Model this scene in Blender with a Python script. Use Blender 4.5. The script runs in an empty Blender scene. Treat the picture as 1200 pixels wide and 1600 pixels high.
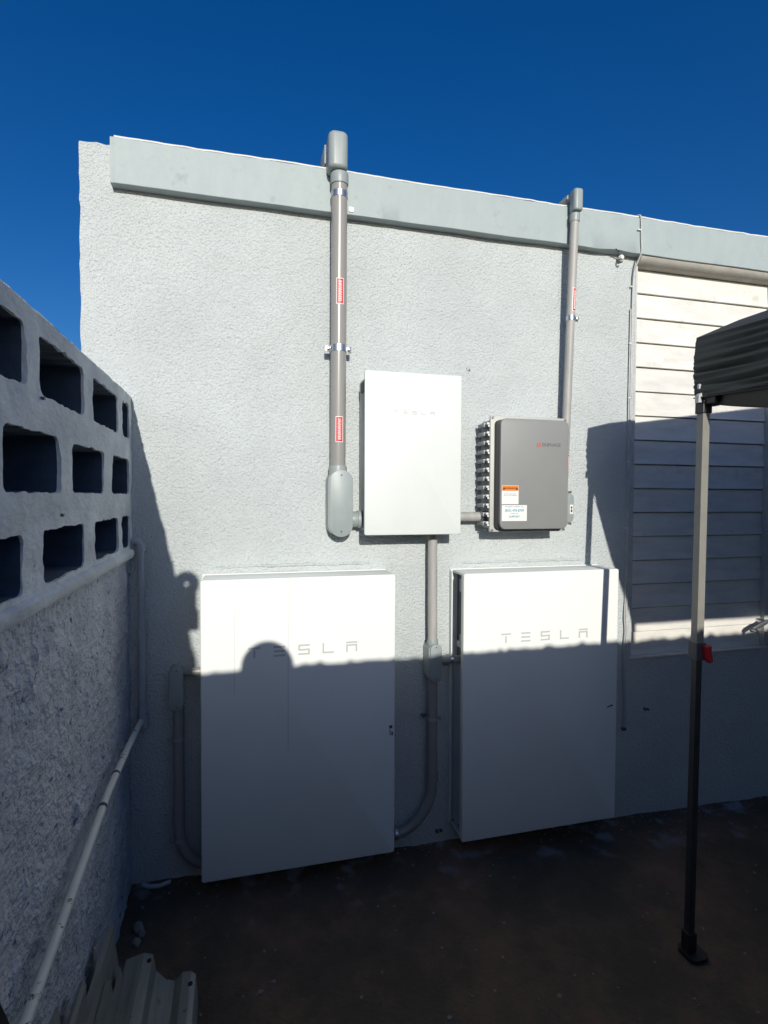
import bpy, bmesh, math, random
from mathutils import Vector, Matrix, noise
random.seed(7)
SC = bpy.context.scene
COL = SC.collection
R = math.radians

# ------------------------------------------------------------------ camera
EYE, DIST = 1.55, 2.30
YAW, PIT, ROLL = R(14.5877), R(-1.67226), R(0.27346)
cam = bpy.data.cameras.new("camera"); co = bpy.data.objects.new("camera", cam); COL.objects.link(co)
cam.sensor_fit = 'VERTICAL'; cam.sensor_height = 36.0; cam.lens = 860.56/1600*36.0
cam.clip_start = 0.02; cam.clip_end = 2000
fw = Vector((math.sin(YAW)*math.cos(PIT), math.cos(YAW)*math.cos(PIT), math.sin(PIT)))
rt = Vector((math.cos(YAW), -math.sin(YAW), 0)); up = rt.cross(fw)
r2 = rt*math.cos(ROLL)+up*math.sin(ROLL); u2 = up*math.cos(ROLL)-rt*math.sin(ROLL)
co.matrix_world = Matrix(((r2.x,u2.x,-fw.x,0),(r2.y,u2.y,-fw.y,-DIST),(r2.z,u2.z,-fw.z,EYE),(0,0,0,1)))
SC.camera = co

# ------------------------------------------------------------------ light
SUNV = Vector((0.075, 1.0, -0.335)).normalized()      # direction the light travels
w = bpy.data.worlds.new("World"); SC.world = w; w.use_nodes = True
nt = w.node_tree; bg = nt.nodes["Background"]
sky = nt.nodes.new("ShaderNodeTexSky"); sky.sky_type = 'NISHITA'; sky.sun_disc = False
sky.sun_elevation = math.asin(-SUNV.z); sky.sun_rotation = math.atan2(-SUNV.x, -SUNV.y)
sky.altitude = 0; sky.air_density = 1.0; sky.dust_density = 1.9; sky.ozone_density = 5.3
hs = nt.nodes.new("ShaderNodeHueSaturation"); hs.inputs["Saturation"].default_value = 1.25; hs.inputs["Hue"].default_value = 0.510
nt.links.new(sky.outputs[0], hs.inputs["Color"]); nt.links.new(hs.outputs[0], bg.inputs[0]); bg.inputs[1].default_value = 0.10
sl = bpy.data.lights.new("sun", 'SUN'); sl.energy = 4.0; sl.angle = R(0.5); sl.color = (1.0, 0.95, 0.86)
so = bpy.data.objects.new("sun", sl); COL.objects.link(so)
so.rotation_euler = SUNV.to_track_quat('-Z', 'Y').to_euler(); so.location = (0, -6, 6)
SC.view_settings.view_transform = 'Standard'; SC.view_settings.look = 'None'
SC.view_settings.exposure = 0.0; SC.view_settings.gamma = 1.0
SC.cycles.max_bounces = 8; SC.cycles.diffuse_bounces = 4

# ------------------------------------------------------------------ materials
def mat(name, col, rough=0.6, metal=0.0, var=0.0, vscale=6.0, bump=0.0, bscale=60.0, bdist=0.004,
        col2=None, spec=0.5, coat=0.0, streak=None, bump2=None, spots=None, voro=False, aniso=None):
    """noise-mottled principled material with bump; every coordinate is the object's own (metres)"""
    m = bpy.data.materials.new(name); m.use_nodes = True
    t = m.node_tree; n = t.nodes; L = t.links; p = n["Principled BSDF"]
    p.inputs["Roughness"].default_value = rough; p.inputs["Metallic"].default_value = metal
    p.inputs["Specular IOR Level"].default_value = spec
    if coat: p.inputs["Coat Weight"].default_value = coat; p.inputs["Coat Roughness"].default_value = .06
    tc = n.new("ShaderNodeTexCoord")
    if aniso:
        am = n.new("ShaderNodeMapping"); am.inputs["Scale"].default_value = aniso; L.new(tc.outputs["Object"], am.inputs[0])
        class _T: pass
        t2 = _T(); t2.outputs = {"Object": am.outputs[0]}; tc = t2
    c = (*col, 1)
    csock = None
    if var or col2:
        no = n.new("ShaderNodeTexNoise"); no.inputs["Scale"].default_value = vscale; no.inputs["Detail"].default_value = 6
        no.inputs["Roughness"].default_value = .65
        L.new(tc.outputs["Object"], no.inputs["Vector"])
        if streak:
            mp = n.new("ShaderNodeMapping"); mp.inputs["Scale"].default_value = streak
            L.new(tc.outputs["Object"], mp.inputs[0]); L.new(mp.outputs[0], no.inputs["Vector"])
        rp = n.new("ShaderNodeValToRGB"); rp.color_ramp.elements[0].position = .32; rp.color_ramp.elements[1].position = .68
        a = col2 if col2 else tuple(x*(1-var) for x in col)
        rp.color_ramp.elements[0].color = (*a, 1); rp.color_ramp.elements[1].color = c
        L.new(no.outputs[0], rp.inputs[0]); csock = rp.outputs[0]
    if spots:
        scol, sscale, lo, hi = spots
        ns = n.new("ShaderNodeTexNoise"); ns.inputs["Scale"].default_value = sscale; ns.inputs["Detail"].default_value = 5
        ns.inputs["Roughness"].default_value = .7
        L.new(tc.outputs["Object"], ns.inputs["Vector"])
        mr = n.new("ShaderNodeMapRange"); mr.inputs[1].default_value = lo; mr.inputs[2].default_value = hi
        L.new(ns.outputs[0], mr.inputs[0])
        mx = n.new("ShaderNodeMix"); mx.data_type = 'RGBA'
        L.new(mr.outputs[0], mx.inputs[0])
        if csock: L.new(csock, mx.inputs[6])
        else: mx.inputs[6].default_value = c
        mx.inputs[7].default_value = (*scol, 1); csock = mx.outputs[2]
    if csock: L.new(csock, p.inputs["Base Color"])
    else: p.inputs["Base Color"].default_value = c
    if bump:
        nb = n.new("ShaderNodeTexNoise"); nb.inputs["Scale"].default_value = bscale; nb.inputs["Detail"].default_value = 4
        L.new(tc.outputs["Object"], nb.inputs["Vector"]); h = nb.outputs[0]
        if voro:
            vo = n.new("ShaderNodeTexVoronoi"); vo.feature = 'SMOOTH_F1'; vo.inputs["Scale"].default_value = bscale*.8
            L.new(tc.outputs["Object"], vo.inputs["Vector"])
            ad = n.new("ShaderNodeMath"); ad.operation = 'SUBTRACT'; L.new(nb.outputs[0], ad.inputs[0]); L.new(vo.outputs[0], ad.inputs[1]); h = ad.outputs[0]
        b = n.new("ShaderNodeBump"); b.inputs["Strength"].default_value = bump; b.inputs["Distance"].default_value = bdist
        L.new(h, b.inputs["Height"]); last = b
        if bump2:
            s2, sc2, d2 = bump2
            n2 = n.new("ShaderNodeTexNoise"); n2.inputs["Scale"].default_value = sc2; n2.inputs["Detail"].default_value = 3
            n2.inputs["Distortion"].default_value = .15
            L.new(tc.outputs["Object"], n2.inputs["Vector"])
            b2 = n.new("ShaderNodeBump"); b2.inputs["Strength"].default_value = s2; b2.inputs["Distance"].default_value = d2
            L.new(n2.outputs[0], b2.inputs["Height"]); L.new(b.outputs[0], b2.inputs["Normal"]); last = b2
        L.new(last.outputs[0], p.inputs["Normal"])
    return m

M = {}
M['stucco'] = mat('stucco', (.55,.595,.60), .8, var=.17, vscale=1.9, bump=.9, bscale=150, bdist=.0055, voro=True, bump2=(.45,38,.005), spots=(.70,.71,.66) and ((.44,.47,.47), 120, .50, .66))
M['fascia'] = mat('fascia_paint', (.36,.42,.42), .6, col2=(.325,.385,.395), vscale=5, streak=(3,3,1.5), bump=.45, bscale=35, bdist=.004, spots=((.28,.32,.33), 14, .6, .75))
M['soffit'] = mat('soffit_concrete', (.46,.44,.40), .8, var=.25, vscale=12, bump=.3, bscale=60, bdist=.003)
M['roofcoat'] = mat('white_roof_coating', (.8,.8,.78), .7, bump=.5, bscale=30, bdist=.005)
M['louvre'] = mat('louvre_paint', (.80,.78,.72), .45, col2=(.62,.61,.57), vscale=4, streak=(1.2,1,5), bump=.12, bscale=25, bdist=.002, spots=((.42,.39,.32), 9, .60, .86))
M['frame'] = mat('frame_paint', (.55,.56,.54), .5, var=.2, vscale=9, bump=.2, bscale=60, bdist=.002)
M['fence'] = mat('fence_paint', (.76,.79,.79), .8, col2=(.52,.55,.57), vscale=9, aniso=(1,.6,1), bump=.8, bscale=70, bdist=.006, spots=((.14,.13,.13), 24, .66, .76), bump2=(.6,16,.01))
M['fencelow'] = mat('fence_render', (.64,.67,.70), .8, col2=(.46,.49,.53), vscale=7, bump=1.0, bscale=75, bdist=.010, spots=((.10,.14,.26), 40, .60, .66), bump2=(1.0,28,.013), aniso=(1,.8,1))
M['darkin'] = mat('recess_shade_navy', (.055,.085,.13), .85, var=.3, vscale=12, bump=.4, bscale=60, bdist=.004)  # navy puts the shade inside the block openings into the colour
M['ground'] = None
M['glass_white'] = mat('white_enamel_panel', (.82,.83,.78), .22, var=.02, vscale=3, spec=.5)
M['panelwhite'] = mat('white_powder_coat', (.79,.82,.79), .62, var=.03, vscale=4, bump=.05, bscale=500, bdist=.0005)
M['gatewhite'] = mat('pale_gateway_panel', (.67,.71,.68), .42, var=.05, vscale=5)
M['bodygrey'] = mat('grey_cast_body', (.34,.36,.37), .5, var=.15, vscale=20)
M['sidegrey'] = mat('side_cover_grey', (.50,.52,.53), .55, var=.1, vscale=10)
M['darkgrey'] = mat('dark_grey_plastic', (.09,.095,.10), .6, var=.2, vscale=20)
M['logo'] = mat('logo_grey', (.50,.50,.51), .5)
M['logofaint'] = mat('logo_pale', (.52,.55,.54), .5)
M['pvc'] = mat('grey_pvc', (.30,.295,.28), .26, var=.08, vscale=8, streak=(1,1,.2), spec=.5)
M['pvcpaint'] = mat('weathered_grey_pipe', (.42,.41,.39), .5, col2=(.30,.30,.29), vscale=14, streak=(1,1,.25), bump=.3, bscale=60, bdist=.001)
M['fitting'] = mat('conduit_fitting_plastic', (.30,.345,.345), .42, var=.08, vscale=20, bump=.1, bscale=300, bdist=.0006)
M['zinc'] = mat('galvanised_steel', (.62,.64,.66), .3, metal=.9, var=.25, vscale=40)
M['screw'] = mat('screw_steel', (.12,.12,.12), .4, metal=.7)
M['enph'] = mat('enclosure_grey', (.24,.25,.245), .42, var=.07, vscale=5, bump=.08, bscale=500, bdist=.0005)
M['enphlight'] = mat('enclosure_light_grey', (.46,.47,.44), .45, var=.08, vscale=12)
M['clip'] = mat('white_clip_plastic', (.72,.74,.70), .4)
M['red'] = mat('red_label', (.62,.02,.03), .4)
M['white'] = mat('white_label', (.78,.78,.75), .4)
M['orange'] = mat('orange_label', (.80,.22,.02), .4)
M['black'] = mat('black_print', (.03,.03,.03), .5)
M['teal'] = mat('teal_print', (.03,.30,.38), .5)
M['blueprint'] = mat('blue_print', (.05,.12,.25), .5)
M['logored'] = mat('red_orange_logo', (.65,.08,.03), .4)
M['painted_pipe'] = mat('painted_corner_pipe', (.42,.46,.49), .6, var=.25, vscale=15, bump=.4, bscale=80, bdist=.002)
M['whitepipe'] = mat('flaking_white_pipe', (.74,.74,.66), .5, var=.08, vscale=20, bump=.3, bscale=90, bdist=.002, spots=((.13,.10,.07), 26, .61, .64))
M['cable'] = mat('white_cable', (.52,.53,.52), .5, var=.2, vscale=30)
M['canopy'] = mat('canopy_polyester', (.040,.046,.044), .62, var=.15, vscale=4, bump=.3, bscale=900, bdist=.0006)
M['leg'] = mat('champagne_steel_tube', (.24,.235,.21), .6, metal=.0, var=.12, vscale=20)
M['leglow'] = mat('dark_steel_tube', (.06,.06,.06), .45, metal=.3, var=.2, vscale=20)
M['blackplastic'] = mat('black_plastic', (.02,.02,.022), .45, var=.2, vscale=20)
M['redplastic'] = mat('red_plastic', (.55,.02,.02), .4)
M['sheet'] = mat('weathered_roof_sheet', (.34,.35,.31), .55, col2=(.22,.225,.20), vscale=7, streak=(6,.6,6), metal=.1, bump=.2, bscale=80, bdist=.002, spots=((.12,.10,.07), 18, .66, .74))
M['hole'] = mat('bolt_hole', (.02,.02,.02), .9)
M['stone'] = mat('pale_pebble', (.30,.28,.25), .9, var=.4, vscale=30)
M['shard'] = mat('clear_shard', (.6,.65,.62), .2)
M['skin'] = mat('skin', (.45,.28,.2), .5)
M['cloth'] = mat('dark_shirt', (.05,.06,.09), .8)
M['cap'] = mat('cap_cloth', (.04,.04,.05), .8)
M['trim'] = mat('white_plastic_trim', (.50,.53,.53), .5, var=.2, vscale=40)

def ground_mat():
    m = bpy.data.materials.new('dark_soil'); m.use_nodes = True
    t = m.node_tree; n = t.nodes; L = t.links; p = n["Principled BSDF"]; p.inputs["Roughness"].default_value = .95
    p.inputs["Specular IOR Level"].default_value = .15
    tc = n.new("ShaderNodeTexCoord")
    a = n.new("ShaderNodeTexNoise"); a.inputs["Scale"].default_value = 1.6; a.inputs["Detail"].default_value = 8; a.inputs["Roughness"].default_value = .7
    r = n.new("ShaderNodeValToRGB"); e = r.color_ramp.elements
    e[0].position = .35; e[0].color = (.085,.070,.052,1); e[1].position = .7; e[1].color = (.27,.155,.10,1)
    k = r.color_ramp.elements.new(.5); k.color = (.13,.10,.07,1)
    L.new(tc.outputs["Object"], a.inputs["Vector"]); L.new(a.outputs[0], r.inputs[0])
    # paint overspray on the soil beside the wall: patchy, within ~0.3 m of it
    sx = n.new("ShaderNodeSeparateXYZ"); L.new(tc.outputs["Object"], sx.inputs[0])
    mr = n.new("ShaderNodeMapRange"); mr.inputs[1].default_value = -.38; mr.inputs[2].default_value = 0; L.new(sx.outputs[1], mr.inputs[0])
    b = n.new("ShaderNodeTexNoise"); b.inputs["Scale"].default_value = 6.5; b.inputs["Detail"].default_value = 7; L.new(tc.outputs["Object"], b.inputs["Vector"])
    mr2 = n.new("ShaderNodeMapRange"); mr2.inputs[1].default_value = .58; mr2.inputs[2].default_value = .68; L.new(b.outputs[0], mr2.inputs[0])
    mu = n.new("ShaderNodeMath"); mu.operation = 'MULTIPLY'; L.new(mr.outputs[0], mu.inputs[0]); L.new(mr2.outputs[0], mu.inputs[1])
    mx = n.new("ShaderNodeMix"); mx.data_type = 'RGBA'; L.new(mu.outputs[0], mx.inputs[0]); L.new(r.outputs[0], mx.inputs[6]); mx.inputs[7].default_value = (.30,.33,.36,1)
    L.new(mx.outputs[2], p.inputs["Base Color"])
    c = n.new("ShaderNodeTexNoise"); c.inputs["Scale"].default_value = 70; c.inputs["Detail"].default_value = 6; L.new(tc.outputs["Object"], c.inputs["Vector"])
    bu = n.new("ShaderNodeBump"); bu.inputs["Distance"].default_value = .015; bu.inputs["Strength"].default_value = .8
    L.new(c.outputs[0], bu.inputs["Height"]); L.new(bu.outputs[0], p.inputs["Normal"])
    return m
M['ground'] = ground_mat()

# ------------------------------------------------------------------ helpers
def nz(x, y, z, s): return noise.noise(Vector((x*s, y*s, z*s)))
def thing(name, label, cat, loc=(0,0,0), group=None):
    o = bpy.data.objects.new(name, None); COL.objects.link(o); o.location = loc; o.empty_display_size = .1
    o['label'] = label; o['category'] = cat
    if group: o['group'] = group
    return o
def origin_of(p):
    v = Vector((0,0,0))
    while p is not None: v += p.location; p = p.parent
    return v
def obj(name, bm, m, parent=None, smooth=False, label=None, loc=None):
    me = bpy.data.meshes.new(name)
    bmesh.ops.recalc_face_normals(bm, faces=bm.faces[:]) if smooth != 'keep' else None
    bm.to_mesh(me); bm.free()
    o = bpy.data.objects.new(name, me); COL.objects.link(o)
    if isinstance(m, str): m = M[m]
    me.materials.append(m)
    if parent is not None:
        o.parent = parent; off = origin_of(parent)
    else: off = Vector(loc) if loc else Vector((0,0,0)); 
    if parent is None and loc: o.location = loc
    me.transform(Matrix.Translation(-off))
    if smooth:
        for f in me.polygons: f.use_smooth = True
        if hasattr(me, 'set_sharp_from_angle'): me.set_sharp_from_angle(angle=R(38))
    if label: o['label'] = label
    return o
def tag(o, label, cat=None, group=None, kind=None):
    if label: o['label'] = label
    if cat: o['category'] = cat
    if group: o['group'] = group
    if kind: o['kind'] = kind
    return o
def B(): return bmesh.new()
def box(bm, x0, x1, y0, y1, z0, z1, bev=0, seg=2):
    t = bmesh.new(); bmesh.ops.create_cube(t, size=1)
    for v in t.verts:
        v.co = Vector(((x0+x1)/2+v.co.x*(x1-x0), (y0+y1)/2+v.co.y*(y1-y0), (z0+z1)/2+v.co.z*(z1-z0)))
    if bev: bmesh.ops.bevel(t, geom=t.edges[:], offset=bev, segments=seg, profile=.5, affect='EDGES')
    join(bm, t)
    return bm
def join(bm, t):
    me = bpy.data.meshes.new('tmp'); t.to_mesh(me); t.free(); bm.from_mesh(me); bpy.data.meshes.remove(me)
def prism(bm, pts, axis, a, b, bev=0, seg=2):
    """closed 2D outline extruded along an axis: 'y' pts=(x,z), 'x' pts=(y,z), 'z' pts=(x,y)"""
    t = bmesh.new()
    def mk(p, q):
        return {'y': (p[0], q, p[1]), 'x': (q, p[0], p[1]), 'z': (p[0], p[1], q)}[axis]
    A = [t.verts.new(mk(p, a)) for p in pts]; C = [t.verts.new(mk(p, b)) for p in pts]; n = len(pts)
    t.faces.new(A); cap = t.faces.new(C[::-1])
    for i in range(n): t.faces.new((A[i], C[i], C[(i+1) % n], A[(i+1) % n]))
    bmesh.ops.recalc_face_normals(t, faces=t.faces[:])
    if bev:
        ed = [e for e in t.edges if (e.verts[0] in A and e.verts[1] in A)]
        bmesh.ops.bevel(t, geom=ed, offset=bev, segments=seg, profile=.5, affect='EDGES')
    join(bm, t); return bm
def rrect(x0, x1, z0, z1, r, n=6):
    P = []
    for cx, cz, a0 in ((x1-r, z1-r, 0), (x0+r, z1-r, 90), (x0+r, z0+r, 180), (x1-r, z0+r, 270)):
        for i in range(n+1):
            a = R(a0+90*i/n); P.append((cx+r*math.cos(a), cz+r*math.sin(a)))
    return P
def tube(bm, pts, r, n=20, cap=True):
    pts = [Vector(p) for p in pts]; rs = r if isinstance(r, (list, tuple)) else [r]*len(pts)
    rings = []; ref = None
    for i, p in enumerate(pts):
        d = (pts[min(i+1, len(pts)-1)]-pts[max(i-1, 0)]).normalized()
        if ref is None: ref = d.orthogonal().normalized()
        ref = (ref-d*ref.dot(d)).normalized(); s = d.cross(ref)
        rings.append([bm.verts.new(p+(ref*math.cos(2*math.pi*k/n)+s*math.sin(2*math.pi*k/n))*rs[i]) for k in range(n)])
    for a, b in zip(rings, rings[1:]):
        for k in range(n): bm.faces.new((a[k], a[(k+1) % n], b[(k+1) % n], b[k]))
    if cap: bm.faces.new(rings[0][::-1]); bm.faces.new(rings[-1])
    return bm
def bend(p0, c, p1, n=10):
    """round corner from p0 through corner c to p1"""
    p0, c, p1 = Vector(p0), Vector(c), Vector(p1)
    return [tuple((1-t)**2*p0+2*t*(1-t)*c+t*t*p1) for t in [i/n for i in range(n+1)]]
def arc90(p0, c, p1, n=12):
    p0, c, p1 = Vector(p0), Vector(c), Vector(p1); o = p0+p1-c
    return [tuple(o+(p0-o)*math.cos(a)+(p1-o)*math.sin(a)) for a in [math.pi/2*i/n for i in range(n+1)]]
def lerp(a, b, t): return a+(b-a)*t
def gz(x, y):
    xx = max(-1.2, min(3.5, x)); yy = max(-3, min(.3, y))
    z = .012-.024*xx+.02*yy
    if -3 < x < 5 and -4 < y < .4: z += .008*nz(x, y, 0, 6)+.006*nz(x, y, 3, 22)
    return z

# ------------------------------------------------------------------ ground
def axis_vals(lo, hi, step, far):
    v = []; x = lo
    while x <= hi+1e-6: v.append(x); x += step
    s = step; x = hi
    while x < far: s *= 1.6; x += s; v.append(x)
    s = step; x = lo; pre = []
    while x > -far: s *= 1.6; x -= s; pre.append(x)
    return pre[::-1]+v
bm = B(); xs = axis_vals(-1.0, 3.2, .03, 150); ys = axis_vals(-2.0, .1, .03, 150)
G = [[bm.verts.new((x, y, gz(x, y))) for x in xs] for y in ys]
for j in range(len(ys)-1):
    for i in range(len(xs)-1): bm.faces.new((G[j][i], G[j][i+1], G[j+1][i+1], G[j+1][i]))
g = obj('ground', bm, 'ground', smooth=True); tag(g, 'dark bare soil of the yard', kind='structure')

# ------------------------------------------------------------------ house
house = thing('house', 'whitewashed stucco house wall with pale blue grey roof fascia and louvre window', 'house', (0,0,0))
# wall front as a fine grid with small irregularities, window opening left out
WX0, WX1, WZ0, WZ1 = 1.85, 2.72, .748, 2.70
bm = B()
def wall_patch(x0, x1, z0, z1, step=.03, ledge=False):
    nx = max(1, int((x1-x0)/step)); nzv = max(1, int((z1-z0)/step)); Gd = []
    for j in range(nzv+1):
        row = []
        for i in range(nx+1):
            x = lerp(x0, x1, i/nx); z = lerp(z0, z1, j/nzv); y = .004*nz(x, 0, z, 2.3)+.0022*nz(x, 5, z, 9)
            xx, zz = x, z
            if ledge and i == 0: xx += .006*nz(0, 1, z, 9)+.004*nz(0, 2, z, 30)
            if ledge and j == nzv and x < -.45: zz += .010*nz(x, 8, 0, 22)+.006*nz(x, 3, 0, 60)
            row.append(bm.verts.new((xx, y, zz)))
        Gd.append(row)
    for j in range(nzv):
        for i in range(nx): bm.faces.new((Gd[j][i], Gd[j][i+1], Gd[j+1][i+1], Gd[j+1][i]))
    if ledge:
        back = [bm.verts.new((v[0].co.x+.0, .16, v[0].co.z)) for v in Gd]
        for j in range(nzv): bm.faces.new((back[j], Gd[j][0], Gd[j+1][0], back[j+1]))
        bt = [bm.verts.new((v.co.x, .16, v.co.z)) for v in Gd[-1]]
        for i in range(nx): bm.faces.new((Gd[-1][i], Gd[-1][i+1], bt[i+1], bt[i]))
wall_patch(-.577, WX0, -.15, 2.862, ledge=True)
wall_patch(WX0, WX1, -.15, WZ0)
wall_patch(WX1, 7.0, -.15, 2.862, .06)
wall_patch(WX0, WX1, WZ1, 2.862)
# reveals of the window opening
for q in (((WX0,0,WZ0),(WX0,0,WZ1),(WX0,.08,WZ1),(WX0,.08,WZ0)), ((WX1,0,WZ0),(WX1,0,WZ1),(WX1,.08,WZ1),(WX1,.08,WZ0))):
    bm.faces.new([bm.verts.new(p) for p in q])
# side wall going back and far side
for q in (((-.575,.16,-.15),(-.575,.16,2.80),(-.575,6,2.80),(-.575,6,-.15)), ((7,0,-.15),(7,0,2.8),(7,6,2.8),(7,6,-.15)), ((-.575,6,-.15),(7,6,-.15),(7,6,2.8),(-.575,6,2.8))):
    bm.faces.new([bm.verts.new(p) for p in q])
obj('wall', bm, 'stucco', house, smooth='keep')
# fascia board: slightly wavy slab, bottom edge chipped
bm = B(); n = 240; X0, X1 = -.463, 7.0; rows = []
for i in range(n+1):
    x = lerp(X0, X1, (i/n)**1.3)
    zt = 2.872+.003*nz(x,0,0,2)+.0015*nz(x,1,0,14); zb = 2.702+.002*nz(x,0,7,4)
    chip = .012*max(0, 1-abs(x-1.70)/.09) + .004*max(0, nz(x,2,2,9))
    yf = -.045+.002*nz(x,4,1,3)
    if x < -.455: yf = -.043
    rows.append([bm.verts.new(p) for p in ((x, .004, zt), (x, yf+.004, zt), (x, yf, zt-.004), (x, yf-.001, (zt+zb)/2), (x, yf, zb+.0015+chip), (x, yf+.0015, zb+chip*.7), (x, -.001, zb), (x, .004, zb))])
for a, b in zip(rows, rows[1:]):
    for k in range(7): bm.faces.new((a[k], a[k+1], b[k+1], b[k]))
bm.faces.new(rows[0][::-1]); bm.faces.new(rows[-1])
obj('fascia', bm, 'fascia', house, smooth='keep')
# plaster fillet under the fascia start, left of it a rough plaster lump
# roof slab with bright coating that overhangs the board by a hair
bm = B(); prev = None
for i in range(181):
    x = lerp(-.45, 7.0, (i/180)**1.3); zt = 2.880+.0035*nz(x,0,0,2)+.0025*nz(x,0,0,17); yf = -.040+.004*nz(x,9,0,11)
    cur = [bm.verts.new(p) for p in ((x, yf, zt-.0065), (x, yf-.002, zt-.002), (x, yf+.006, zt), (x, .2, zt+.004), (x, 6.0, zt+.01), (x, 6.0, 2.80), (x, .01, 2.866))]
    if prev:
        for k in range(6): bm.faces.new((prev[k], prev[k+1], cur[k+1], cur[k]))
    prev = cur
obj('roof', bm, 'roofcoat', house, smooth='keep')
# louvre window
wf = B()
box(wf, WX0+.001, WX0+.016, .006, .070, WZ0+.014, WZ1-.002, .002)
box(wf, 2.692, WX1-.001, .006, .070, WZ0+.014, WZ1-.002, .002)
win = obj('louvre_window', wf, 'frame', house, label='closed metal louvre window with dirty cream slats')
prism(B() if False else (b2 := B()), [(-.036,2.7015),(-.033,2.690),(-.022,2.678),(-.004,2.671),(.02,2.668),(.04,2.668),(.04,2.7015)], 'x', WX0+.001, WX1+.02)
obj('head_moulding', b2, 'soffit', win, smooth=True)
bm = B()
for k in range(16):
    zt = 2.670-.1195*k; zb = zt-.1195; r0 = []
    xs_ = [WX0+.0165, 2.2, 2.6915]
    prof = [(.046, zt-.0005), (.0385, zt-.005), (.036, zt-.035), (.0335, zt-.08), (.030, zb+.006), (.0285, zb+.002), (.031, zb+.0006), (.040, zb+.001), (.050, zb+.003)]
    tl = .0008*random.uniform(-1, 1)
    ring = [[bm.verts.new((x, p[0]+tl+(.0012*nz(x,k,0,1.5)), p[1]+(.0006*(x-2.2) if True else 0)*random.choice((0,1)))) for p in prof] for x in xs_]
    for a, b in zip(ring, ring[1:]):
        for q in range(len(prof)-1): bm.faces.new((a[q], a[q+1], b[q+1], b[q]))
# back sheet keeps the gaps dark
bm.faces.new([bm.verts.new(p) for p in ((WX0,.072,WZ0),(WX1,.072,WZ0),(WX1,.072,WZ1),(WX0,.072,WZ1))])
obj('slats', bm, 'louvre', win, smooth=True)
bm = box(B(), WX0-.0, WX1, -.008, .070, WZ0+.0005, WZ0+.0135, .003); obj('sill', bm, 'frame', win)
bm = B()
tube(bm, [(2.672,.03,.895),(2.672,-.012,.895)], .013, 14)
prism(bm, [(2.685,.909),(2.662,.905),(2.585,.872),(2.572,.858),(2.580,.848),(2.600,.853),(2.680,.886),(2.690,.897)], 'y', -.024, -.0125, .003)
tube(bm, [(2.584,-.024,.860),(2.584,-.050,.858)], .010, 12)
obj('crank_handle', bm, 'zinc', win, smooth=True)
# patches and plugs in the plaster
bm = B(); 
tube(bm, [(.985,.003,2.117),(.985,-.006,2.117)], [.014,.010], 14); obj('plaster_plug', bm, 'stucco', house, smooth=True)
bm = B(); tube(bm, [(.986,-.003,2.113),(.986,-.009,2.112)], .0035, 8); obj('screw', bm, 'screw', house)
bm = B(); tube(bm, [(1.946,.003,.497),(1.946,-.012,.495)], [.009,.006], 8); tube(bm, [(1.965,.003,.494),(1.962,-.01,.492)], [.006,.004], 8); obj('wall_anchor', bm, 'darkgrey', house)

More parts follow.
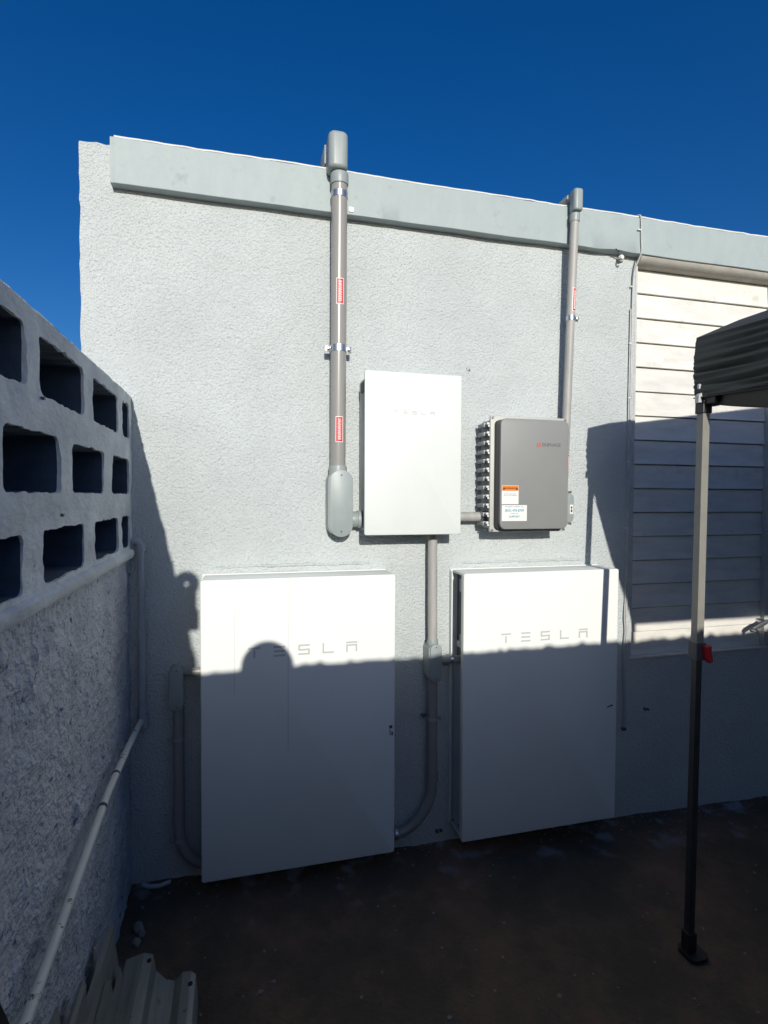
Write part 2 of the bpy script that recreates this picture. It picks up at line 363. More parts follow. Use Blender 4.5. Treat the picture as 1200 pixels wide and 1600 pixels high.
# ------------------------------------------------------------------ block fence on the left
FX = -.405
fence = thing('block_fence', 'grey painted breeze block fence with three rows of openings over rough render', 'fence', (FX, -1.5, 0))
Y0F = -3.15
def ramp_x(y, z):
    return .0045*nz(0, y, z, 5)+.0035*nz(3, y, z, 17)+.002*nz(5, y, z, 45)
rows = [ (1.333, 1.513, 1.357, 1.472, [(-1.42,-1.102),(-.996,-.669),(-.568,-.252),(-.186,-.055)]),
         (1.513, 1.718, 1.553, 1.680, [(-1.19,-.876),(-.768,-.447),(-.338,-.060)]),
         (1.718, 1.925, 1.760, 1.884, [(-1.40,-1.079),(-.996,-.668),(-.572,-.238),(-.172,-.045)]) ]
bm = B(); bi = B()
def cell(ya, yb, za, zb, hy0, hy1, hz0, hz1, top):
    N = 88; cy, cz = (hy0+hy1)/2, (hz0+hz1)/2; rr = .018
    loop = []
    hp = rrect(hy0, hy1, hz0, hz1, rr, 5); hp = hp+[hp[0]]
    # resample hole outline
    seg = [math.dist(hp[i], hp[i+1]) for i in range(len(hp)-1)]; tot = sum(seg)
    for k in range(N):
        d = tot*k/N; i = 0
        while d > seg[i] and i < len(seg)-1: d -= seg[i]; i += 1
        t = d/seg[i] if seg[i] else 0; loop.append((lerp(hp[i][0], hp[i+1][0], t), lerp(hp[i][1], hp[i+1][1], t)))
    outer = []
    for (y, z) in loop:   # push outwards to the cell border
        dy, dz = y-cy, z-cz; ts = []
        if dy > 1e-9: ts.append((yb-cy)/dy)
        if dy < -1e-9: ts.append((ya-cy)/dy)
        if dz > 1e-9: ts.append((zb-cz)/dz)
        if dz < -1e-9: ts.append((za-cz)/dz)
        t = min(ts); outer.append([cy+dy*t, cz+dz*t])
    for (c0, c1) in ((ya, za), (ya, zb), (yb, za), (yb, zb)):
        k = min(range(N), key=lambda i: math.dist(outer[i], (c0, c1))); outer[k] = [c0, c1]
    rings = []
    for s in (0, .25, .5, .72, .88, 1):
        row = []
        for k in range(N):
            y = lerp(outer[k][0], loop[k][0], s); z = lerp(outer[k][1], loop[k][1], s)
            e = .006*nz(y*3, z*3, cy, 9)*s+.003*nz(y, z, cy, 60)*s
            dl = math.hypot(y-cy, z-cz) or 1
            yy = y+(y-cy)/dl*e; zz = z+(z-cz)/dl*e
            x = FX+ramp_x(yy, zz)
            if top and z > zb-.001: zz += .005*nz(y, 0, 0, 9)+.003*nz(y, 0, 0, 33)
            row.append(bm.verts.new((x, yy, zz)))
        rings.append(row)
    for a, b in zip(rings, rings[1:]):
        for k in range(N): bm.faces.new((a[k], a[(k+1) % N], b[(k+1) % N], b[k]))
    last = rings[-1]; prevr = last
    ir = None
    for d in (.006, .045, .10, .168):
        cur = []
        for k in range(N):
            v = last[k].co; q = Vector((FX-d, v.y+(cy-v.y)*.015*(d/.05)+.002*nz(v.y, v.z, d, 25), v.z+(cz-v.z)*.03*(d/.05)+.002*nz(v.z, d, v.y, 25)))
            cur.append(q)
        if d == .006:
            vs = [bm.verts.new(q) for q in cur]
            for k in range(N): bm.faces.new((prevr[k], prevr[(k+1) % N], vs[(k+1) % N], vs[k]))
            ir = [bi.verts.new(q) for q in cur]
        else:
            vs = [bi.verts.new(q) for q in cur]
            for k in range(N): bi.faces.new((ir[k], ir[(k+1) % N], vs[(k+1) % N], vs[k]))
            ir = vs
    bi.faces.new(ir)
for ri, (za, zb, h0, h1, holes) in enumerate(rows):
    hs = list(holes); y = hs[0][0]
    while y > Y0F+.3: hs.insert(0, (y-.412, y-.092)); y -= .412
    for i, (a, b) in enumerate(hs):
        ya = Y0F if i == 0 else (hs[i-1][1]+a)/2; yb = .004 if i == len(hs)-1 else (b+hs[i+1][0])/2
        cell(ya, yb, za, zb, a, b, h0, h1, ri == 2)
blk = obj('openwork_blocks', bm, 'fence', fence, smooth=True)
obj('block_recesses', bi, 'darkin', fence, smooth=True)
# coping top and the outer face
bm = B(); prev = None
for i in range(161):
    y = lerp(Y0F, .004, i/160); e = .005*nz(y,0,0,9)+.003*nz(y,0,0,33)
    rnd = .010*max(0, (y+.05)/.054)
    cur = [bm.verts.new(p) for p in ((FX+ramp_x(y,1.925), y, 1.925+e), (FX-.006, y, 1.932+e-rnd+.002*nz(y,1,0,40)), (FX-.05, y, 1.934+e-rnd), (FX-.13, y, 1.930+e), (FX-.16, y, 1.915), (FX-.16, y, -.12))]
    if prev:
        for k in range(5): bm.faces.new((prev[k], prev[k+1], cur[k+1], cur[k]))
    prev = cur
obj('coping', bm, 'fence', fence, smooth=True)
# sill course under the lowest openings
bm = B(); prev = None
for i in range(161):
    y = lerp(Y0F, -.045, i/160); e = .003*nz(y,0,5,12)+.002*nz(y,0,5,40)
    cur = [bm.verts.new(p) for p in ((FX-.004, y, 1.346+e), (FX+.006+e, y, 1.345+e), (FX+.014+e, y, 1.338+e), (FX+.015+e, y, 1.324+e), (FX+.010+e, y, 1.313+e*1.5), (FX-.016, y, 1.309+e))]
    if prev:
        for k in range(5): bm.faces.new((prev[k], prev[k+1], cur[k+1], cur[k]))
    prev = cur
bm.faces.new(prev)
obj('ledge', bm, 'fence', fence, smooth=True)
# rendered lower wall: real relief
bm = B(); ny, nzz = 300, 132; Gd = []
for j in range(nzz+1):
    row = []
    for i in range(ny+1):
        y = lerp(Y0F, .004, i/ny); z = lerp(-.12, 1.322, j/nzz)
        a = noise.noise(Vector((1.3, y*13, z*14))); b_ = noise.noise(Vector((4.1, y*34, z*38)))
        relief = .0035*a+.009*max(0, a*.6+b_-.2)+.003*b_
        row.append(bm.verts.new((FX-.012+relief+.004*nz(0,y,z,3), y, z)))
    Gd.append(row)
for j in range(nzz):
    for i in range(ny): bm.faces.new((Gd[j][i], Gd[j][i+1], Gd[j+1][i+1], Gd[j+1][i]))
obj('rendered_wall', bm, 'fencelow', fence, smooth=True)
# nails left in the fence face
for (y, z) in ((-.998, 1.752), (-.880, 1.503)):
    bm = B(); tube(bm, [(FX,y,z),(FX+.009,y,z-.002)], [.003,.004], 8); obj('nail', bm, 'screw', fence)
# shards set in the coping
for i, y in enumerate((-.955,-.93,-.865,-.85,-.80,-.775,-.76,-.42,-.32,-.29)):
    x = FX-.02-.02*random.random(); h = .012+.012*random.random(); bm = B()
    a = random.uniform(-.012, .012); vs = [bm.verts.new(p) for p in ((x-.003,y-.0025,1.925),(x+.003,y-.0015,1.925),(x,y+.003,1.925),(x+a,y+a,1.932+h))]
    for f in ((0,1,3),(1,2,3),(2,0,3),(0,2,1)): bm.faces.new([vs[k] for k in f])
    obj('glass_shard', bm, 'shard', fence)
# guessed bracket on the fence, out of frame, shaped for its shadow by the cabinet
bm = B()
tube(bm, [(FX+.01,-2.35,1.92),(FX+.01,-2.35,1.97)], .012, 10)
tube(bm, [(FX+.020+.028*math.cos(a), -2.35, 1.984+.030*math.sin(a)) for a in [2*math.pi*i/24 for i in range(25)]], .0215, 10, cap=False)
box(bm, FX-.02, FX+.058, -2.37, -2.33, 1.885, 1.965, .012)
box(bm, FX-.02, FX+.066, -2.37, -2.33, 1.80, 1.884, .010)
obj('shadow_bracket', bm, 'darkgrey', fence, smooth=True)

# ------------------------------------------------------------------ rear yard wall, behind the photographer; its top edge draws the shadow line
bm = B(); prev = None; YW = -3.0
for i in range(321):
    x = lerp(FX-.16, 7.0, (i/320)**1.15); z = 1.845+.003*nz(x,0,0,9)+.022*abs(nz(x,0,0,17))+.010*nz(x,2,0,40)+.004*x-.005
    cur = [bm.verts.new(p) for p in ((x, YW, -.15), (x, YW, z-.01), (x, YW-.01, z), (x, YW-.11, z), (x, YW-.12, z-.01), (x, YW-.12, -.15))]
    if prev:
        for k in range(5): bm.faces.new((prev[k], prev[k+1], cur[k+1], cur[k]))
    prev = cur
yw = obj('yard_wall', bm, 'stucco'); tag(yw, 'low plastered yard wall behind the photographer, casting the long straight shadow', 'wall')

# ------------------------------------------------------------------ lettering
def strokes(x0, zc, w, h, s, which, m, parent, y, name='letter'):
    bm = B(); t = s; d = .0012
    def bar(a, b, c, e): box(bm, x0+a*w, x0+b*w, y-d, y+.0005, zc-h/2+c*h, zc-h/2+e*h)
    k = t/h; q = t/w
    if which == 'T': bar(0,1,1-k,1); bar(.5-q/2,.5+q/2,0,1-k*1.7)
    if which == 'E': bar(0,1,1-k,1); bar(.03,.97,.5-k/2,.5+k/2); bar(0,1,0,k)
    if which == 'S':
        bar(0,1,1-k,1); bar(0,1,.5-k/2,.5+k/2); bar(0,1,0,k); bar(0,q,.5+k/2+.001,1-k-.001); bar(1-q,1,k+.001,.5-k/2-.001)
    if which == 'L': bar(0,q,k+.001,1); bar(0,1,0,k)
    if which == 'A': bar(0,1,1-k,1); bar(0,1,1-2.6*k,1-1.6*k); bar(0,q,0,1-2.6*k-.001); bar(1-q,1,0,1-2.6*k-.001)
    return bm
def wordmark(x, zc, pitch, w, h, s, m, parent, y):
    for i, c in enumerate('TESLA'): obj('letter', strokes(x+i*pitch, zc, w, h, s, c, m, parent, y), m, parent)
def text(s, x, z, y, size, m, parent, name='lettering', rot=0, align='LEFT', sx=1.0, bold=0.0):
    cu = bpy.data.curves.new('t', 'FONT'); cu.body = s; cu.size = size; cu.align_x = align; cu.align_y = 'CENTER'; cu.extrude = .0003; cu.offset = bold
    to = bpy.data.objects.new('t', cu); COL.objects.link(to); bpy.context.view_layer.update()
    me = bpy.data.meshes.new_from_object(to.evaluated_get(bpy.context.evaluated_depsgraph_get()))
    bpy.data.objects.remove(to); 
    me.transform(Matrix.Translation((x, y, z)) @ Matrix.Rotation(rot, 4, 'Y') @ Matrix.Rotation(R(90), 4, 'X') @ Matrix.Diagonal((sx,1,1,1)))
    bm = B(); bm.from_mesh(me); bpy.data.meshes.remove(me)
    return obj(name, bm, m, parent)

# ------------------------------------------------------------------ battery cabinets
def battery(x0, z0, label, latch=None):
    W, H = .755, 1.148; yf = -.160
    t = thing('battery_cabinet', label, 'battery', (x0+W/2, 0, z0), 'white battery cabinets on the wall')
    # front cover: shallow pan with rounded edges
    bm = B(); prism(bm, rrect(x0, x0+W, z0, z0+H, .010, 4), 'y', yf, yf+.028, .005, 3)
    # top and bottom and far side return of the cover
    box(bm, x0+.006, x0+W-.001, yf+.0285, -.012, z0+H-.014, z0+H-.001, .004)
    box(bm, x0+.006, x0+W-.001, yf+.0285, -.012, z0+.001, z0+.014, .004)
    box(bm, x0+W-.014, x0+W-.001, yf+.0285, -.012, z0+.0145, z0+H-.0145, .003)
    obj('front_cover', bm, 'panelwhite', t, smooth=True)
    bm = B(); box(bm, x0+.030, x0+W-.016, yf+.029, -.016, z0+.016, z0+H-.016); obj('core', bm, 'darkgrey', t)
    bm = B(); box(bm, x0-.002, x0+W-.002, -.0115, -.0015, z0+.002, z0+H+.002, .002); box(bm, x0-.002, x0+.002, -.026, -.0118, z0+.01, z0+H-.006, .001)
    obj('back_plate', bm, 'panelwhite', t)
    # side channel: rail, hinge pieces, screws
    bm = B(); box(bm, x0+.007, x0+.0295, -.126, -.030, z0+.018, z0+H*.645, .002); obj('side_cover', bm, 'sidegrey', t)
    for q in ((-.128,-.095,z0+H-.085,z0+H-.03), (-.128,-.070,z0+H*.715,z0+H*.735), (-.128,-.100,z0+H*.735+.0005,z0+H*.765)):
        obj('hinge', box(B(), x0+.006, x0+.0295, *q, .003), 'sidegrey', t)
    for q in ((-.115,.05),(-.045,.032)): obj('screw', tube(B(), [(x0+.0068,q[0],z0+q[1]),(x0+.003,q[0],z0+q[1])], .005, 10), 'screw', t)
    # wordmark
    wordmark(x0+.173, z0+.865, .0945, .045, .041, .0068, 'logo', t, yf)
    return t
LB = battery(-.147, .085, 'left white battery cabinet with a head shaped shadow over its wordmark and a hairline seam')
bm = box(B(), .1750, .1770, -.1612, -.1598, .56, 1.2325); obj('seam', bm, 'logo', LB)
bm = box(B(), -.0258, -.0242, -.1610, -.1598, .80, 1.15); obj('scratch', bm, 'logo', LB)
bm = B(); box(bm, .583, .596, -.1615, -.1598, .603, .616, .0004); box(bm, .585, .588, -.1615, -.1598, .575, .6, 0); box(bm, .592, .599, -.1615, -.1598, .574, .588, 0); obj('status_mark', bm, 'darkgrey', LB)
RB = battery(.905, .077, 'right white battery cabinet with open grey side channel and a thin vertical shadow on it')
bm = B(); prism(bm, [(1.605,.592),(1.640,.600),(1.636,.606),(1.612,.599)], 'y', -.1614, -.1598); obj('scuff', bm, 'darkgrey', RB)

# narrow raised bead on the wall above each cabinet
for bx0, bx1, z in ((-.14,.58,1.262), (.93,1.60,1.252)):
    bm = B(); prev = None
    for i in range(60):
        x = lerp(bx0, bx1, i/59); r = .006*(1+.4*nz(x,0,0,30)); e = .003*nz(x,0,0,12)
        cur = [bm.verts.new((x, .004-(r+.004)*math.sin(a)*min(1, i/4, (59-i)/4), z+e+r*math.cos(a))) for a in [math.pi*k/8 for k in range(9)]]
        if prev:
            for k in range(8): bm.faces.new((prev[k], prev[k+1], cur[k+1], cur[k]))
        prev = cur
    obj('raised_bead', bm, 'stucco', house, smooth=True)

# ------------------------------------------------------------------ gateway box
gx0, gx1, gz0, gz1 = .477, .888, 1.392, 2.048
gw = thing('switch_box', 'pale white glass fronted control box above the gap between the two cabinets', 'electrical box', ((gx0+gx1)/2, 0, gz0))
bm = B(); prism(bm, rrect(gx0, gx1, gz0, gz1, .008, 4), 'y', -.160, -.148, .003, 3); obj('front_panel', bm, 'gatewhite', gw, smooth=True)
bm = B(); prism(bm, rrect(gx0+.012, gx1-.012, gz0+.012, gz1-.012, .015, 4), 'y', -.1475, -.004, 0); obj('housing', bm, 'bodygrey', gw, smooth=True)
bm = B(); box(bm, gx0+.004, gx0+.0115, -.130, -.060, gz1-.075, gz1-.035, .002); obj('side_latch', bm, 'darkgrey', gw)
wordmark(.597, 1.888, .0385, .0185, .0155, .0032, 'logofaint', gw, -.160)

# ------------------------------------------------------------------ grey combiner enclosure
ex0, ex1, ez0, ez1 = 1.054, 1.382, 1.411, 1.882
en = thing('combiner_box', 'grey hinged enclosure with warning stickers and white clips along its left edge', 'electrical box', ((ex0+ex1)/2, 0, ez0))
bm = B(); prism(bm, rrect(ex0-.008, ex1+.004, ez0-.002, ez1+.004, .02, 4), 'y', -.118, -.004, .004); obj('back_box', bm, 'bodygrey', en, smooth=True)
bm = B(); prism(bm, rrect(ex0-.021, ex1+.010, ez0-.014, ez1+.014, .006, 4), 'y', -.130, -.1185, .003); obj('flange', bm, 'enphlight', en, smooth=True)
bm = B(); prism(bm, rrect(ex0-.003, ex1-.006, ez0+.000, ez1-.006, .02, 5), 'y', -.152, -.1305, 0); obj('gasket', bm, 'blackplastic', en, smooth=True)
bm = B(); prism(bm, rrect(ex0+.005, ex1, ez0, ez1-.002, .028, 8), 'y', -.176, -.1525, .003, 3); dr = obj('door', bm, 'enph', en, smooth=True)
for k in range(12):
    z = ez0+.022+k*(ez1-ez0-.046)/11
    bm = B(); box(bm, ex0-.036, ex0-.009, -.095, -.030, z-.009, z+.009, .003); box(bm, ex0-.030, ex0-.009, -.108, -.0955, z-.006, z+.006, .002); kn = obj('side_lug', bm, 'bodygrey', en, smooth=True)
    bm = B(); box(bm, ex0-.033, ex0-.0215, -.122, -.112, z-.001, z+.009, .002); box(bm, ex0-.029, ex0-.0215, -.124, -.1225, z-.010, z-.002, .001); obj('clip', bm, 'clip', kn, smooth=True)
for (x, z) in ((ex0-.012, ez1+.006), (ex0-.012, ez0-.006), (ex1+.006, ez1+.004), (ex1+.006, ez0-.006)):
    bm = B(); tube(bm, [(x,-.130,z),(x,-.138,z)], [.006,.005], 12); obj('corner_screw', bm, 'zinc', en, smooth=True)
bm = B(); tube(bm, [(ex1+.012+.009*math.cos(a), -.128, ez1-.052+.009*math.sin(a)) for a in [2*math.pi*i/16 for i in range(17)]], .0025, 8, cap=False); obj('padlock_ring', bm, 'zinc', en, smooth=True)
YD = -.1762
# ring logo and word
bm = B(); tube(bm, [(1.2375+.0085*math.cos(a), YD, 1.772+.0085*math.sin(a)) for a in [2*math.pi*i/28 for i in range(29)]], .0014, 6, cap=False)
box(bm, 1.232, 1.243, YD-.0008, YD+.0005, 1.7708, 1.7732); obj('ring_logo', bm, 'logored', dr)
text('ENPHASE', 1.252, 1.772, YD, .0215, 'darkgrey', dr, sx=1.02)
# warning sticker
bm = box(B(), 1.066, 1.1435, YD-.0004, YD+.0003, 1.518, 1.597); s1 = obj('warning_sticker', bm, 'white', dr)
bm = box(B(), 1.067, 1.1425, YD-.0008, YD-.0004, 1.574, 1.596); obj('orange_band', bm, 'orange', s1)
text('WARNING', 1.105, 1.5846, YD-.0010, .0115, 'black', s1, align='CENTER', bold=.0002)
for cx in (1.0745, 1.1355): obj('triangle_mark', prism(B(), [(cx-.0062,1.579),(cx+.0062,1.579),(cx,1.590)], 'y', YD-.0013, YD-.0008), 'black', s1)
text('ELECTRIC SHOCK HAZARD', 1.105, 1.5605, YD-.0006, .0046, 'blueprint', s1, align='CENTER')
text('DO NOT TOUCH TERMINALS', 1.105, 1.5540, YD-.0006, .0046, 'blueprint', s1, align='CENTER')
# support sticker
bm = box(B(), 1.0665, 1.1835, YD-.0004, YD+.0003, 1.446, 1.5135); s2 = obj('support_sticker', bm, 'white', dr)
text('FOR SERVICE OR SUPPORT CALL', 1.125, 1.5065, YD-.0006, .0060, 'blueprint', s2, align='CENTER')
text('(855) 478-8789', 1.125, 1.4905, YD-.0006, .0145, 'teal', s2, align='CENTER', bold=.0002)
text('TO SPEAK WITH', 1.125, 1.4775, YD-.0006, .0050, 'blueprint', s2, align='CENTER')
text('SUPPORT', 1.125, 1.4645, YD-.0006, .0120, 'teal', s2, align='CENTER', bold=.0002)

# ------------------------------------------------------------------ conduit pieces
def cbody(parent, x0, x1, z0, z1, yb, yf, screws=True, name='conduit_body', m='fitting'):
    """oval access fitting with its screwed cover facing the yard"""
    r = (x1-x0)/2-.001
    bm = B(); prism(bm, rrect(x0-.001, x1-.007, z0+.004, z1-.004, r-.005, 8), 'y', yf+.008, yb, 0)
    cb = obj(name, bm, m, parent, smooth=True)
    bm = B(); prism(bm, rrect(x0+.004, x1, z0, z1, r-.003, 8), 'y', yf, yf+.0075, .002, 2); cv = obj('cover', bm, m, cb, smooth=True)
    if screws:
        for z in (z0+(x1-x0)*.22, z1-(x1-x0)*.22):
            bm = B(); tube(bm, [((x0+x1)/2+.002, yf+.001, z), ((x0+x1)/2+.002, yf-.0015, z)], .0042 if x1-x0 > .07 else .0028, 10); obj('screw', bm, 'screw', cv, smooth=True)
    return cb
def collar(parent, p0, p1, r, m='fitting', name='collar'):
    p0, p1 = Vector(p0), Vector(p1); d = (p1-p0)
    return obj(name, tube(B(), [p0, p0+d*.12, p0+d*.88, p1], [r*.97, r, r, r*.97], 28), m, parent, smooth=True)
def strap(parent, c, r, h, ears=1, dx=1, m='zinc'):
    c = Vector(c); bm = B()
    tube(bm, [(c.x, c.y, c.z-h/2), (c.x, c.y, c.z+h/2)], r+.0022, 28, cap=True)
    for s in ((-1, 1) if ears == 2 else (dx,) if ears else ()):
        xa, xb = sorted((c.x+s*(r+.0), c.x+s*(r+.022))); box(bm, xa, xb, c.y+r*.15, c.y+r*.15+.004, c.z-h/2, c.z+h/2, .001)
        box(bm, c.x+s*(r+.010)-.006, c.x+s*(r+.010)+.006, c.y-.012, c.y+r*.15, c.z-.006, c.z+.006, .002)
    return obj('strap', bm, m, parent, smooth=True)
def sticker_on_pipe(parent, c, r, z0, z1, half, m_in='red', off=0.0):
    """curved label wrapped on the front of a pipe whose axis runs c[0] -> c[1]"""
    def patch(bm, a0, a1, za, zb, rr):
        n = 10; rows = []
        for z in (za, zb):
            t = (z-c[0][2])/(c[1][2]-c[0][2]); cx = lerp(c[0][0], c[1][0], t); cy = lerp(c[0][1], c[1][1], t)
            rows.append([bm.verts.new((cx+rr*math.sin(lerp(a0, a1, i/n)), cy-rr*math.cos(lerp(a0, a1, i/n)), z)) for i in range(n+1)])
        for i in range(n): bm.faces.new((rows[0][i], rows[0][i+1], rows[1][i+1], rows[1][i]))
    a = half/r
    bm = B(); patch(bm, -a+off, a+off, z0, z1, r+.0006); lb = obj('warning_label', bm, 'white', parent, smooth=True, label='red warning label with a white border')
    b2 = (half-.0028)/r; bm = B(); patch(bm, -b2+off, b2+off, z0+.003, z1-.003, r+.0011); obj('red_field', bm, m_in, lb, smooth=True)
    # two lines of tiny white print running up the pipe
    bm = B()
    for ln, wd in ((-.35, .0011), (.05, .0016), (.45, .0011)):
        z = z0+.010
        while z < z1-.012:
            l = random.uniform(.003, .009); patch(bm, off+ln*b2-wd/r, off+ln*b2+wd/r, z, min(z+l, z1-.010), r+.0015); z += l+.0022
    obj('print', bm, 'white', lb)

# tall conduit on the left of the gateway
P0, P1 = (.3885,-.046,1.66), (.3865,-.082,2.80)
c1 = thing('conduit_riser', 'thick grey conduit rising beside the pale box, with an oval fitting at its foot', 'conduit', (.388,0,1.38), 'electrical conduits on the house wall')
obj('pipe', tube(B(), [P0, P1], .0318, 40), 'pvc', c1, smooth=True)
collar(c1, (.3865,-.082,2.792), (.3865,-.0825,2.835), .0362)
# roof elbow fitting: bends back over the roof
def elbow_head(parent, cx, yf, yb, z0, z1, w):
    rr = w*.34; t = B(); prism(t, rrect(cx-w/2, cx+w/2, yf, yf+w*1.15, rr, 8), 'z', z0, z1)
    bmesh.ops.bevel(t, geom=[e for e in t.edges if abs(e.verts[0].co.z-e.verts[1].co.z) < 1e-5], offset=w*.2, segments=5, profile=.5, affect='EDGES')
    bm = B(); join(bm, t); t = B(); prism(t, rrect(cx-w/2+.002, cx+w/2-.002, yf+w*.45, yb, w*.2, 5), 'z', max(z0+.02, 2.893), z1-.003)
    bmesh.ops.bevel(t, geom=[e for e in t.edges if abs(e.verts[0].co.z-e.verts[1].co.z) < 1e-5], offset=.006, segments=3, profile=.5, affect='EDGES'); join(bm, t)
    hd = obj('elbow_fitting', bm, 'fitting', parent, smooth=True)
    bm = box(B(), cx-w/2-.005, cx-w/2+.0015, yf+w*1.2, yb-.01, 2.897, z1-.009, .002); obj('cover', bm, 'fitting', hd, smooth=True)
elbow_head(c1, .3765, -.130, .13, 2.838, 2.982, .078)
obj('pipe', tube(B(), [(.3765,.131,2.925),(.3765,.9,2.92)], .0318, 24), 'pvc', c1, smooth=True)
strap(c1, (.3868,-.0805,2.752), .0318, .024, 0)
bm = B(); prism(bm, rrect(.430,.452,2.712,2.732,.005,3), 'y', -.050, -.0465, .001); tube(bm, [(.441,-.0505,2.722),(.441,-.0535,2.722)], .0045, 10); obj('strap_foot', bm, 'zinc', c1)
strap(c1, (.388,-.061,2.148), .0318, .026, 2)
sticker_on_pipe(c1, (P0,P1), .0318, 2.318, 2.420, .0155)
sticker_on_pipe(c1, (P0,P1), .0318, 1.768, 1.872, .0155)
cbody(c1, .345, .4435, 1.382, 1.655, -.006, -.092)
collar(c1, (.3885,-.047,1.625), (.3885,-.0465,1.672), .0375)
collar(c1, (.440,-.047,1.452), (.470,-.047,1.452), .033); collar(c1, (.470,-.047,1.452), (.4855,-.047,1.452), .037, name='locknut')

# thinner conduit to the right, into the enclosure's fitting
Q0, Q1 = (1.4455,-.040,1.57), (1.4590,-.078,2.795)
c2 = thing('conduit_riser', 'thin weathered grey conduit running up beside the grey hinged enclosure', 'conduit', (1.446,0,1.43), 'electrical conduits on the house wall')
obj('pipe', tube(B(), [Q0, Q1], .0188, 32), 'pvcpaint', c2, smooth=True)
collar(c2, (1.459,-.0775,2.787), (1.4595,-.0785,2.822), .0222)
elbow_head(c2, 1.4625, -.110, .22, 2.828, 2.925, .046)
obj('pipe', tube(B(), [(1.4625,.221,2.905),(1.4625,.9,2.905)], .0188, 20), 'pvcpaint', c2, smooth=True)
strap(c2, (1.4545,-.0655,2.36), .0188, .020, 1, 1)
sticker_on_pipe(c2, (Q0,Q1), .0188, 2.388, 2.492, .0105, off=.25)
sticker_on_pipe(c2, (Q0,Q1), .0188, 1.655, 1.745, .0105, off=.35)
cb = cbody(c2, 1.418, 1.476, 1.432, 1.566, -.004, -.080, False)
bm = box(B(), 1.4545, 1.4715, -.0812, -.0801, 1.472, 1.514); lb = obj('white_tag', bm, 'white', cb)
bm = B(); box(bm, 1.459, 1.467, -.0817, -.0812, 1.480, 1.492); box(bm, 1.459, 1.467, -.0817, -.0812, 1.496, 1.506); obj('print', bm, 'black', lb)
for z in (1.427, 1.572):
    bm = B(); tube(bm, [(1.462,-.06,z),(1.462,-.075,z)], .006, 10); obj('screw', bm, 'zinc', cb, smooth=True)
# link between the two boxes
c3 = thing('conduit_link', 'short horizontal grey conduit joining the pale box and the hinged enclosure', 'conduit', (.97,0,1.46), 'electrical conduits on the house wall')
obj('pipe', tube(B(), [(.872,-.052,1.461),(1.046,-.052,1.461)], .0205, 28), 'pvcpaint', c3, smooth=True)
collar(c3, (1.020,-.052,1.461), (1.0455,-.052,1.461), .0245, 'darkgrey', 'locknut')
# central conduit: down, fitting, then curve to the left cabinet
c4 = thing('conduit_drop', 'grey conduit dropping from the pale box and curving behind the left cabinet', 'conduit', (.806,0,.07), 'electrical conduits on the house wall')
obj('pipe', tube(B(), [(.8035,-.048,1.404),(.807,-.048,.90)], .0208, 28), 'pvcpaint', c4, smooth=True)
obj('pipe', tube(B(), [(.809,-.048,.76),(.811,-.048,.34)]+arc90((.811,-.048,.30),(.811,-.046,.092),(.64,-.046,.088),16)+[(.597,-.046,.088)], .0212, 28), 'pvc', c4, smooth=True)
collar(c4, (.811,-.048,.345), (.811,-.048,.300), .0245, 'pvc')
cbody(c4, .781, .838, .748, .912, -.006, -.086)
collar(c4, (.807,-.048,.902), (.807,-.048,.925), .0245)
obj('pipe', tube(B(), [(.836,-.052,.838),(.95,-.070,.838)], .0165, 24), 'pvcpaint', c4, smooth=True)
collar(c4, (.884,-.0595,.838), (.902,-.0625,.838), .022, 'zinc', 'locknut')
strap(c4, (.810,-.048,.578), .0212, .012, 1, 1, 'bodygrey'); 
bm = B(); box(bm, .758, .786, -.05, -.035, .590, .600, .002); tube(bm, [(.765,-.05,.595),(.765,-.06,.595)], .006, 8); obj('strap_screw', bm, 'screw', c4)
collar(c4, (.640,-.046,.088), (.655,-.046,.0885), .026, 'zinc', 'locknut')
bm = B(); box(bm, .842, .856, -.02, .0, .042, .050, .002); box(bm, .862, .874, -.02, .0, .044, .050, .002); obj('strap_screw', bm, 'screw', c4)
# left conduit
c5 = thing('conduit_loop', 'shadowed grey conduit with an oval fitting looping round the left edge of the left cabinet', 'conduit', (-.235,0,.07), 'electrical conduits on the house wall')
cbody(c5, -.269, -.215, .722, .888, -.006, -.080)
obj('pipe', tube(B(), [(-.218,-.050,.862),(-.13,-.055,.862)], .0165, 24), 'pvc', c5, smooth=True)
obj('pipe', tube(B(), [(-.236,-.046,.73),(-.236,-.046,.26)]+arc90((-.236,-.046,.24),(-.236,-.046,.085),(-.11,-.046,.083),16)+[(-.09,-.046,.083)], .0205, 28), 'pvc', c5, smooth=True)
for z in (.60, .20): strap(c5, (-.236 if z > .3 else -.232,-.046,z), .0205, .012, 1, -1, 'bodygrey')

# cable on the wall right of the conduits
wc = thing('wall_cable', 'thin white cable clipped over the fascia and down beside the louvre window', 'cable', (1.83,0,.41), None)
pts = [(1.83,.10,2.888),(1.831,-.01,2.892),(1.832,-.050,2.885),(1.833,-.053,2.83),(1.834,-.052,2.77),(1.840,-.051,2.715),(1.838,-.040,2.690),(1.832,-.020,2.655),(1.826,-.010,2.61),(1.826,-.008,2.3),(1.823,-.009,2.0),(1.826,-.008,1.7),(1.826,-.008,1.3),(1.824,-.009,1.05),(1.815,-.014,.96),(1.826,-.010,.90),(1.818,-.016,.84),(1.819,-.012,.72),(1.826,-.010,.60),(1.830,-.010,.45),(1.826,-.012,.42)]
sm = []
for i in range(len(pts)-1):
    a, b = Vector(pts[i]), Vector(pts[i+1])
    for k in range(4): sm.append(a.lerp(b, k/4))
sm.append(Vector(pts[-1]))
for _ in range(3): sm = [sm[0]]+[(sm[i-1]+sm[i]*2+sm[i+1])/4 for i in range(1, len(sm)-1)]+[sm[-1]]
obj('cable', tube(B(), sm, .0042, 10), 'cable', wc, smooth=True)
